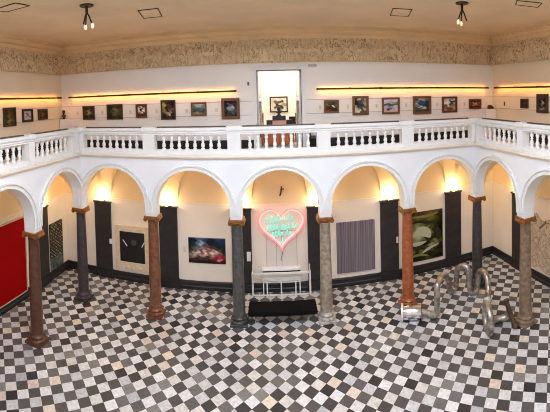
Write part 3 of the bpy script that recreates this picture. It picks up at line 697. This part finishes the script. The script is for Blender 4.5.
# patterned canvas
def pattern_material():
    m = bpy.data.materials.new('black_canvas_with_pale_marks'); m.use_nodes = True
    nt = m.node_tree; b = nt.nodes['Principled BSDF']; N = nt.nodes.new; L = nt.links.new; b.inputs['Roughness'].default_value = .6
    tc = N('ShaderNodeTexCoord'); mp = N('ShaderNodeMapping'); mp.inputs['Scale'].default_value = (1, 11, 8); mp.inputs['Rotation'].default_value = (.5, 0, 0); L(tc.outputs['Object'], mp.inputs[0])
    v = N('ShaderNodeTexVoronoi'); v.inputs['Scale'].default_value = 1.0; v.inputs['Randomness'].default_value = .35; L(mp.outputs[0], v.inputs['Vector'])
    r = N('ShaderNodeValToRGB'); r.color_ramp.interpolation = 'CONSTANT'; e = r.color_ramp.elements
    e[0].color = (*lin((170, 160, 122)), 1); e[1].position = .26; e[1].color = (*lin((30, 28, 27)), 1); L(v.outputs['Distance'], r.inputs[0])
    n = N('ShaderNodeTexNoise'); n.inputs['Scale'].default_value = 9; n.inputs['Detail'].default_value = 5; L(tc.outputs['Object'], n.inputs['Vector'])
    r2 = N('ShaderNodeValToRGB'); r2.color_ramp.elements[0].position = .4; r2.color_ramp.elements[0].color = (*lin((40, 56, 60)), 1); r2.color_ramp.elements[1].position = .62; r2.color_ramp.elements[1].color = (*lin((96, 112, 108)), 1); L(n.outputs['Fac'], r2.inputs[0])
    sx = N('ShaderNodeSeparateXYZ'); L(tc.outputs['Object'], sx.inputs[0])
    k = N('ShaderNodeMath'); k.operation = 'LESS_THAN'; k.inputs[1].default_value = -.45*S*2.5; L(sx.outputs[2], k.inputs[0])
    mx = N('ShaderNodeMix'); mx.data_type = 'RGBA'; L(k.outputs[0], mx.inputs['Factor']); L(r.outputs[0], mx.inputs['A']); L(r2.outputs[0], mx.inputs['B'])
    L(mx.outputs['Result'], b.inputs['Base Color']); return m
t = thing('patterned_canvas', 'narrow black canvas with pale marks and a teal foot on the left wall', 'painting', (XL+.055, 4.25, 3.25))
obj('canvas', MB().cbox(0, .14, -1.12, 1.12, -2.35, 2.35, .01), pattern_material(), t)
# black painting in a wide cream frame
t = thing('framed_painting', 'large black painting in a wide cream frame on the back wall', 'painting', (-13.75, YA, 3.3))
m = MB(); a0, b0, a1, b1 = 1.82, 2.2, 1.34, 1.42
m.box(-a0, a0, -.18, 0, b1+.2, b0).box(-a0, a0, -.18, 0, -b0, -b1).box(-a0, -a1, -.18, 0, -b1, b1+.2).box(a1, a0, -.18, 0, -b1, b1+.2)
m.box(-a0, a0, -.22, 0, -1.95, -1.86)
obj('frame', m, mat('cream_frame', (232, 216, 186), .6, rgb2=(216, 196, 160), scale=9), t)
m = obj('canvas', MB().box(-a1, a1, -.1, 0, -b1, b1+.2), mat('near_black_paint', (22, 20, 22), .5, var=.4, scale=5), t)
for (x0, z0, x1, z1) in ((-1.0, .75, -.55, .15), (1.0, .2, 1.3, .72)):
    d = Vector((x1-x0, 0, z1-z0)).normalized(); n = Vector((-d.z, 0, d.x))*.05
    A, B = Vector((x0, -.115, z0)), Vector((x1, -.115, z1)); P = [A+n, B+n, B-n, A-n]
    st = MB(); st.add(P+[p+Vector((0, .02, 0)) for p in P], [(0, 1, 2, 3), (0, 4, 5, 1), (1, 5, 6, 2), (2, 6, 7, 3), (3, 7, 4, 0)])
    o = obj('brush_stroke', st, mat('pale_paint', (206, 204, 200), .6), m); o['label'] = 'pale slanting stroke'
o = obj('brush_stroke', MB().lathe([(.3, 0), (.2, .015), (.02, .02)], 20), mat('smoky_grey_paint', (64, 62, 66), .7), m); o.rotation_euler = (PI/2, 0, 0); o.location = (.15, -.1, .55); o['label'] = 'smoky grey spot'
# colour photograph of a floodlit building at night
picture('unframed colour photograph of a lit building and red car at night', -6.31, YA, 3.7, 3.5, 2.36, .04, M_blackp, [
 '1a1c24 222430 48587c 50628c 3a4668 1e2230 1c202c 2a3450 344270 2e3858',
 '1c2022 24262c 5a6c90 90a4bc 465478 1e2028 1a2024 24303c 2c3c58 283450',
 '1e2422 26282a 5c6a80 a8b4bc 4c5468 28262a 1e2624 1c2a2c 202e3c 242c38',
 '222822 3a3e36 6a6860 8a7c70 5a4c48 6a5048 40302c 24282a 1e2428 2a2c30',
 '2c2c26 4c504c 6c7470 a08078 8c5c58 b08880 6c4444 50403c 3a3230 24241e',
 '3a342a 70605a b09c90 6c4a48 d0bcb0 7c5450 a08478 c8b8ac 6a5a52 2c2822',
 '4c4236 a89484 dccabc 7a5c58 ead8ca 9c7468 e0ccbc b8a494 84665e 3c302c',
 '8c7864 c4ac98 9c7c70 b09080 c8a898 886058 b08c80 8c5c58 a04048 8c2838',
 '705c4c 8c7868 4a3a36 5c4640 6c504c 4c3430 8a5a54 8c2c3c b83c4c 9c2838',
 '30261e 40342c 2c2220 382a28 44302e 302020 642430 84202e c88c90 74202c',
 '261e1a 302622 241c1c 2c2220 302422 281c1c 441c24 5c1c28 6c2430 3c1820'], cat='photograph', name='photograph', depth=.08)
# grey striped textile
def stripe_material():
    m = bpy.data.materials.new('striped_mauve_grey'); m.use_nodes = True
    nt = m.node_tree; b = nt.nodes['Principled BSDF']; N = nt.nodes.new; L = nt.links.new; b.inputs['Roughness'].default_value = .8
    tc = N('ShaderNodeTexCoord'); mp = N('ShaderNodeMapping'); mp.inputs['Scale'].default_value = (16, 1, .12); L(tc.outputs['Object'], mp.inputs[0])
    n = N('ShaderNodeTexNoise'); n.inputs['Scale'].default_value = 1.6; n.inputs['Detail'].default_value = 4; L(mp.outputs[0], n.inputs['Vector'])
    r = N('ShaderNodeValToRGB'); e = r.color_ramp.elements; e[0].position = .36; e[0].color = (*lin((84, 76, 86)), 1); e[1].position = .66; e[1].color = (*lin((142, 132, 138)), 1); L(n.outputs['Fac'], r.inputs[0])
    L(r.outputs[0], b.inputs['Base Color']); return m
t = thing('wall_art', 'square mauve-grey panel with fine vertical stripes on the back wall', 'artwork', (7.5, YA, 3.66))
obj('panel', MB().cbox(-1.82, 1.82, -.16, 0, -2.38, 2.38, .012), stripe_material(), t)
picture('large dark green and cream swirling abstract painting on the back wall', 14.5, YA, 3.68, 4.0, 4.9, .05, M_frameD, [
 '30280e 3a3012 4c3c1a 54421e 6a5424 7a6630 6c5a2a 3a2e14',
 '2c280e 4a4418 6a6024 544e1c 5c5420 746c2c 4c4418 30280e',
 '40401a 605c26 706c30 58561e 4a481a 605c28 504a1c 2a2410',
 '54542a 747440 82845a 6a6e3c 3e4418 44481c 38340f 221e0c',
 '4c4c24 7c7e56 a8aa8a a0a284 7a7c54 4c4e24 2a280e 1c180a',
 '3c3c1a 8c8e6a b8ba9c b4b698 a0a27c 6c6e40 241f0c 1a1608',
 '58582e a0a280 b0b294 a8aa8a 8c8e66 3a3a18 1c180a 181408',
 '48481e 7c7c50 8e906c 72744a 34340f 201c0a 2c2810 3e3a18',
 '24200c 2c2a0e 3a3814 24200c 1c180a 544e24 7e7a4c 5a5628',
 '302c10 4e4a1e 3c3814 28240c 605c34 98946c 6c6838 2c2810',
 '58542a 7e7a4c 36320f 6c6838 8c885c 4c481e 28240c 1e1a0a',
 '383412 4a461c 28240c 4c481e 38340f 201c0a 3a3412 2a260e',
 '1c180a 28240c 201c0a 2a260e 4a441c 38320f 24200c 1a1608'], depth=.14)
gp = next(o for o in bpy.data.objects if o.get('label', '').startswith('large dark green'))
M_cr, M_ol, M_dk = mat('cream_green_paint', (186, 186, 158), .55), mat('olive_paint', (128, 124, 70), .55), mat('dark_olive_paint', (26, 22, 10), .55)
def stroke(pts, w_, m_):
    P = catmull([(x, -.085, z) for x, z in pts], 5); st = MB(); n = len(P); V = []
    for i in range(n):
        d = (P[min(i+1, n-1)]-P[max(i-1, 0)]).normalized(); nn = Vector((-d.z, 0, d.x)); k = w_*math.sin(PI*min(1, max(.06, (i+.5)/n)))
        V += [P[i]+nn*k, P[i]-nn*k]
    V += [v+Vector((0, .012, 0)) for v in V]; h = 2*n
    st.add(V, [(2*i, 2*i+1, 2*i+3, 2*i+2) for i in range(n-1)]+[(2*i, 2*i+2, h+2*i+2, h+2*i) for i in range(n-1)]+[(2*i+1, h+2*i+1, h+2*i+3, 2*i+3) for i in range(n-1)])
    obj('brush_stroke', st, m_, gp)
for pts, w_, m_ in (([(-1.3, .1), (-.4, .5), (.3, .2), (.6, -.3)], .5, M_cr), ([(-1.7, -.55), (-.9, -.75), (.2, -.6)], .2, M_cr), ([(-1.8, 1.3), (-.6, 1.5), (.6, 1.25), (1.7, 1.6)], .16, M_dk),
    ([(-1.6, -1.25), (-.6, -1.05), (.5, -1.2)], .14, M_dk), ([(-.3, -1.75), (.5, -1.35), (1.6, -1.05)], .13, M_cr), ([(-1.7, -2.0), (-.6, -1.85), (.4, -2.1)], .13, M_ol), ([(.9, .6), (1.5, .2), (1.6, -.6)], .3, M_dk), ([(-1.6, 2.0), (.2, 1.95), (1.6, 2.15)], .13, M_ol)):
    stroke(pts, w_, m_)
# cracked pale relief on the right wall
outl = [(4.0, -2.3), (4.0, 2.2), (3.1, 2.7), (2.2, 2.1), (1.1, 2.6), (.1, 2.35), (-.9, 2.0), (-1.6, 3.0), (-2.3, 2.2), (-3.0, 2.6), (-4.0, 2.1), (-4.0, -2.2), (-3.0, -2.6), (-2.0, -2.2), (-1.0, -2.75), (.3, -2.4), (1.5, -2.7), (2.6, -2.3), (3.3, -2.6)]
def crack_material():
    m = bpy.data.materials.new('cracked_pale_clay'); m.use_nodes = True
    nt = m.node_tree; b = nt.nodes['Principled BSDF']; N = nt.nodes.new; L = nt.links.new; b.inputs['Roughness'].default_value = .85
    tc = N('ShaderNodeTexCoord'); v = N('ShaderNodeTexVoronoi'); v.feature = 'DISTANCE_TO_EDGE'; v.inputs['Scale'].default_value = 1.7; L(tc.outputs['Object'], v.inputs['Vector'])
    n = N('ShaderNodeTexNoise'); n.inputs['Scale'].default_value = 8; n.inputs['Detail'].default_value = 8; L(tc.outputs['Object'], n.inputs['Vector'])
    r = N('ShaderNodeValToRGB'); e = r.color_ramp.elements; e[0].position = .35; e[0].color = (*lin((178, 158, 136)), 1); e[1].position = .65; e[1].color = (*lin((214, 196, 172)), 1); L(n.outputs['Fac'], r.inputs[0])
    k = N('ShaderNodeMath'); k.operation = 'LESS_THAN'; k.inputs[1].default_value = .012; L(v.outputs['Distance'], k.inputs[0])
    mx = N('ShaderNodeMix'); mx.data_type = 'RGBA'; L(k.outputs[0], mx.inputs['Factor']); L(r.outputs[0], mx.inputs['A']); mx.inputs['B'].default_value = (*lin((128, 108, 88)), 1)
    L(mx.outputs['Result'], b.inputs['Base Color'])
    bp = N('ShaderNodeBump'); bp.inputs['Strength'].default_value = .5; L(n.outputs['Fac'], bp.inputs['Height']); L(bp.outputs[0], b.inputs['Normal']); return m
t = thing('wall_art', 'large pale cracked relief with a jagged top on the right wall', 'artwork', (XR-.055, -2.9, 3.75))
m = MB(); n = len(outl)
fr = [(-.2, -u+1.0-1.05+1.0*0, v) for u, v in outl]
fr = [(-.2, u-1.0, v) for u, v in outl]
m.add(fr+[(0, y, z) for _, y, z in fr], [tuple(range(n)), tuple(range(2*n-1, n-1, -1))]+[(i, (i+1) % n, n+(i+1) % n, n+i) for i in range(n)])
obj('panel', m, crack_material(), t)
# small plates on the pilasters and walls
P_ = mat('white_plastic', (232, 230, 226), .5)
for nm, x, y, z, w_, h_, lab in (('wall_switch', -16.0, YA-.206, 3.75, .34, .5, 'white switch plate on the pilaster left of the black painting'),
    ('wall_sign', -2.42, YA-.206, 3.35, .36, .85, 'tall white notice on the pilaster left of the neon heart'),
    ('wall_switch', 11.55, YA-.206, 3.8, .2, .6, 'narrow white plate on the pilaster left of the green painting'),
    ('picture_label', -8.45, YA, 3.7, .2, .5, 'grey title card left of the night photograph'),
    ('picture_label', 12.15, YA, 3.4, .24, .36, 'pale title card left of the green painting')):
    tag(obj(nm, MB().cbox(-w_/2, w_/2, -.05, 0, -h_/2, h_/2, .01), M_card if nm == 'picture_label' else P_, loc=(x, y, z)), lab, 'plate')
t = thing('wall_bracket', 'little dark hooked bracket high on the wall above the neon heart', 'bracket', (.66, YA, 9.25))
obj('stem', MB().tube([(-.12, -.06, -.42), (-.02, -.14, -.1), (.02, -.16, .2), (.06, -.08, .42)], .07, 8), M_bronze, t)
obj('arm', MB().tube([(0, -.02, .18), (.04, -.3, .22), (.26, -.34, .26)], .05, 8), M_bronze, t)

# ------------------------------------------------------------------ centre bay: door, neon heart, rail, radiator box, bench
dr = struct('door_1', MB().box(-.78, 1.98, YA-.06, YA, .1, 5.6), mat('grey_white_door_paint', (222, 214, 204), .6), 'pale flush double door below the neon heart')
dl = MB()
for x in (-.8, .1, .6, 1.98): dl.box(x-.03, x+.03, YA-.08, YA-.05, 0.1, 5.6)
dl.box(-.8, 2.0, YA-.08, YA-.05, 5.58, 5.64)
obj('door_joint', dl, mat('door_joint_grey', (190, 180, 168), .7), dr)
# heart
def heart(k=80):
    P = []
    for i in range(k):
        a = 2*PI*i/k
        x = 16*math.sin(a)**3; z = 13*math.cos(a)-5*math.cos(2*a)-2*math.cos(3*a)-math.cos(4*a)
        P.append((x/16, z/17.0))
    return P
M_pink = mat('pink_neon_tube', (255, 150, 150), .3, emit=(255, 112, 110), estr=.9)
M_pinkc = mat('pale_pink_neon_tube', (255, 190, 190), .3, emit=(255, 164, 158), estr=.95)
M_teal = mat('turquoise_neon_tube', (140, 230, 214), .3, emit=(86, 214, 196), estr=.75)
t = thing('neon_sign', 'pink neon heart with turquoise handwriting on the back wall', 'neon sign', (.61, YA-.16, 6.15))
obj('heart_tube', MB().tube([(x*1.94, -.2, z*2.0+.02) for x, z in heart()], .085, 10, closed=True), M_pinkc, t)
obj('heart_tube', MB().tube([(x*2.13, -.2, z*2.2) for x, z in heart()], .075, 10, closed=True), M_pink, t)
def word(x, z, n, sd, lh=.3):
    r = random.Random(sd); pts = []; w_ = .27
    for i in range(n):
        tall = i == 0 or r.random() < .25; hgt = lh*(1.5 if tall else .8)*r.uniform(.85, 1.15)
        for dx, dz in ((.0, 0), (.35, .55), (.6, 1.0), (.35, .9), (.45, .15), (.75, -.08)):
            pts.append((x+w_*(i+dx), -.17-.05*(dx == .35), z+.06*i+hgt*dz-.06))
    obj('script_word', MB().tube(catmull(pts, 3), .042, 6), M_teal, t)
for x, z, n, sd in ((-1.48, .38, 1, 1), (-.98, .42, 5, 2), (.55, .62, 2, 3), (-1.3, -.36, 4, 4), (.0, -.26, 3, 5), (.95, -.12, 2, 6), (-.9, -.95, 4, 7), (.4, -.78, 2, 8), (-.05, -1.52, 2, 9)):
    word(x, z, n, sd)
for x, z in ((-1.9, .6), (1.9, .6), (-.9, -1.1), (.9, -1.1)):
    m = MB(); m.disc_y(-.2, .16, .03, x, z, 8)
    obj('tube_support', m, M_chrome, t)
obj('cord', MB().tube(catmull([(0, .02, -2.2), (.03, .04, -2.65), (-.11, .04, -3.05), (-.07, .04, -3.3)], 6), .03, 6), mat('grey_cord', (150, 138, 130), .6), t)
# white guard rail
t = thing('guard_rail', 'white metal guard rail standing in front of the pale door', 'railing', (.52, 5.55, 0))
obj('top_rail', MB().box(-2.68, 2.62, -.06, .06, 2.02, 2.16), M_metal, t)
obj('bottom_rail', MB().box(-2.62, 2.56, -.05, .05, .08, .18), M_metal, t)
for x in (-2.62, -1.31, -.05, 1.24, 2.56):
    obj('post', MB().box(x-.055, x+.055, -.055, .055, 0, 2.1), M_metal, t)
for x in (-2.6, 2.54):
    obj('side_rail', MB().box(x-.055, x+.055, 0, .5, 2.03, 2.15).box(x-.05, x+.05, 0, .5, .08, .18).box(x-.05, x+.05, .42, .52, 0, 2.6), M_metal, t)
t = thing('radiator_box', 'white boxy unit with a dark slot behind the white guard rail', 'radiator', (.52, 6.36, 0))
m = MB(); m.cbox(-1.75, 1.75, -.5, 0, 2.16, 2.34, .03).box(-1.75, 1.75, -.42, 0, 1.2, 1.88).box(-1.75, 1.75, -.1, 0, 1.88, 2.16); obj('casing', m, M_metal, t)
obj('slot', MB().box(-1.7, 1.7, -.4, -.1, 1.88, 2.16), M_blackp, t)
for x in (-1.65, 1.65): obj('leg', MB().box(x-.05, x+.05, -.44, -.34, 0, 1.2), M_metal, t)
obj('stretcher', MB().box(-1.65, 1.65, -.42, -.36, 1.02, 1.1), M_metal, t)
# black bench
t = thing('bench', 'wide flat black bench in front of the white guard rail', 'bench', (.5, 2.26, 0))
obj('seat', MB().cbox(-2.72, 2.72, -.8, .8, .74, 1.06, .06), mat('black_upholstery', (17, 16, 17), .9, spec=.1), t)
for x in (-2.16, 2.04):
    for y in (-.42, .5): obj('leg', MB().box(x-.035, x+.035, y-.035, y+.035, 0, .76), M_chrome, t)

# ------------------------------------------------------------------ bent pipe sculpture
t = thing('pipe_sculpture', 'snaking sculpture of galvanised pipe and a canister on the checkered floor', 'sculpture', (10.3, -.2, 0))
Q = Vector((10.3, -.2, 0)); R_ = .25
A0 = Vector((9.75, .03, .62)); A1 = Vector((11.1, -.5, .62)); ax = (A1-A0).normalized()
can = [A0, A0+ax*.06, A1-ax*.06, A1, A1]
obj('canister', MB().tube([p-Q for p in can], [.52, .55, .55, .52, .3], 28), M_can, t)
o = obj('flange', MB().tube([A0-ax*.14-Q, A0-Q], .66, 28), mat('white_flange', (224, 222, 218), .4, .3), t); o['label'] = 'white end disc of the canister'
path = [A1, A1+ax*.8+Vector((0, 0, -.2)), Vector((12.0, -.86, .3)), Vector((12.24, -.93, .5)), Vector((12.28, -.92, 1.2)), Vector((12.3, -.9, 2.3)), Vector((12.45, -.76, 2.72)), Vector((13.0, -.25, 2.86)), Vector((13.7, .4, 2.6)), Vector((14.2, .9, 1.8)), Vector((14.55, 1.25, .9)),
        Vector((14.8, 1.5, .35)), Vector((15.15, 1.72, .24)), Vector((15.45, 1.75, .5)), Vector((15.5, 1.7, 1.1)), Vector((15.54, 1.67, 1.8)), Vector((15.62, 1.55, 2.2)), Vector((15.9, 1.15, 2.55)), Vector((16.12, .8, 2.45)), Vector((16.16, .65, 1.9)), Vector((16.2, .6, .9)),
        Vector((16.28, .5, .32)), Vector((16.5, .42, .22)), Vector((16.8, .4, .35)), Vector((16.92, .38, 1.0)), Vector((16.95, .3, 1.85)), Vector((16.96, -.05, 2.3)), Vector((16.95, -.6, 2.4)), Vector((16.85, -1.2, 2.25)), Vector((16.72, -1.6, 1.6)), Vector((16.35, -2.1, 1.2)), Vector((15.8, -2.9, 1.55)), Vector((15.25, -3.65, 1.98))]
hd = Vector((math.cos(1.22), math.sin(1.22), 0)); RC = Vector((14.72, -4.45, 1.2))
ring = [RC+hd*(.95*math.cos(a))+Vector((0, 0, .95*math.sin(a))) for a in [PI*2*i/28 for i in range(28)]]
obj('pipe', MB().tube([p-Q for p in catmull(path, 6)], R_, 14), M_galv, t)
obj('pipe', MB().tube([p-Q for p in ring], R_*.95, 14, closed=True), M_galv, t)
low = [RC+hd*.4+Vector((0, 0, -.85)), Vector((15.25, -3.9, .28)), Vector((15.8, -3.75, .26)), Vector((16.3, -3.9, .27)), Vector((16.7, -4.1, .38)), Vector((16.92, -4.2, .75))]
obj('pipe', MB().tube([p-Q for p in catmull(low, 6)], R_, 14), M_galv, t)
e0, e1 = Vector((16.35, -4.55, 1.95)), Vector((16.72, -5.2, .16))
o = obj('end_pipe', MB().tube([p-Q for p in (e0-(e1-e0).normalized()*.12, e0, e0+(e1-e0)*.12, e0+(e1-e0)*.8, e0+(e1-e0)*.94, e1)], [.24, .24, .19, .19, .25, .26], 16), mat('rusty_flared_pipe', (120, 104, 86), .4, .9, rgb2=(84, 68, 54), scale=8), t); o['label'] = 'straight rusty pipe with flared end'

# ------------------------------------------------------------------ world
wd = bpy.data.worlds.new('world'); sc.world = wd; wd.use_nodes = True
wd.node_tree.nodes['Background'].inputs[0].default_value = (.8, .88, 1, 1); wd.node_tree.nodes['Background'].inputs[1].default_value = .6

# ------------------------------------------------------------------ bring everything to metres
done = set()
for o in list(COL.objects):
    o.location = Vector(o.location)*S
    if o.type == 'MESH' and o.data.name not in done:
        done.add(o.data.name); o.data.transform(Matrix.Scale(S, 4)); o.data.update()

# ------------------------------------------------------------------ camera: a cylindrical panorama seen from the opposite gallery
pos = Vector((0.165609, -25.925938, 17.817848))
yaw, pitch, roll, F_, CXp, CYp = 0.00433067, -0.03025082, -0.0250977, 358.668695, 275.0, 107.5726
fw = Vector((math.sin(yaw)*math.cos(pitch), math.cos(yaw)*math.cos(pitch), math.sin(pitch)))
r = Vector((math.cos(yaw), -math.sin(yaw), 0)); u = r.cross(fw); c_, s_ = math.cos(roll), math.sin(roll)
r, u = c_*r+s_*u, -s_*r+c_*u
cam = bpy.data.cameras.new('camera'); co = bpy.data.objects.new('camera', cam); COL.objects.link(co)
co.matrix_world = Matrix(((r.x, u.x, -fw.x, pos.x*S), (r.y, u.y, -fw.y, pos.y*S), (r.z, u.z, -fw.z, pos.z*S), (0, 0, 0, 1)))
cam.type = 'PANO'; cam.panorama_type = 'CENTRAL_CYLINDRICAL'
cam.central_cylindrical_range_u_min = -CXp/F_; cam.central_cylindrical_range_u_max = (550-CXp)/F_
cam.central_cylindrical_range_v_min = -(412-CYp)/F_; cam.central_cylindrical_range_v_max = CYp/F_
cam.central_cylindrical_radius = 1
cam.clip_end = 200
sc.camera = co
sc.view_settings.view_transform = 'Standard'; sc.view_settings.look = 'None'
sc.view_settings.gamma = 1; sc.view_settings.use_curve_mapping = False
sc.view_settings.exposure = 0.06
sc.cycles.filter_width = 0.95
sc.cycles.max_bounces = 10; sc.cycles.diffuse_bounces = 6
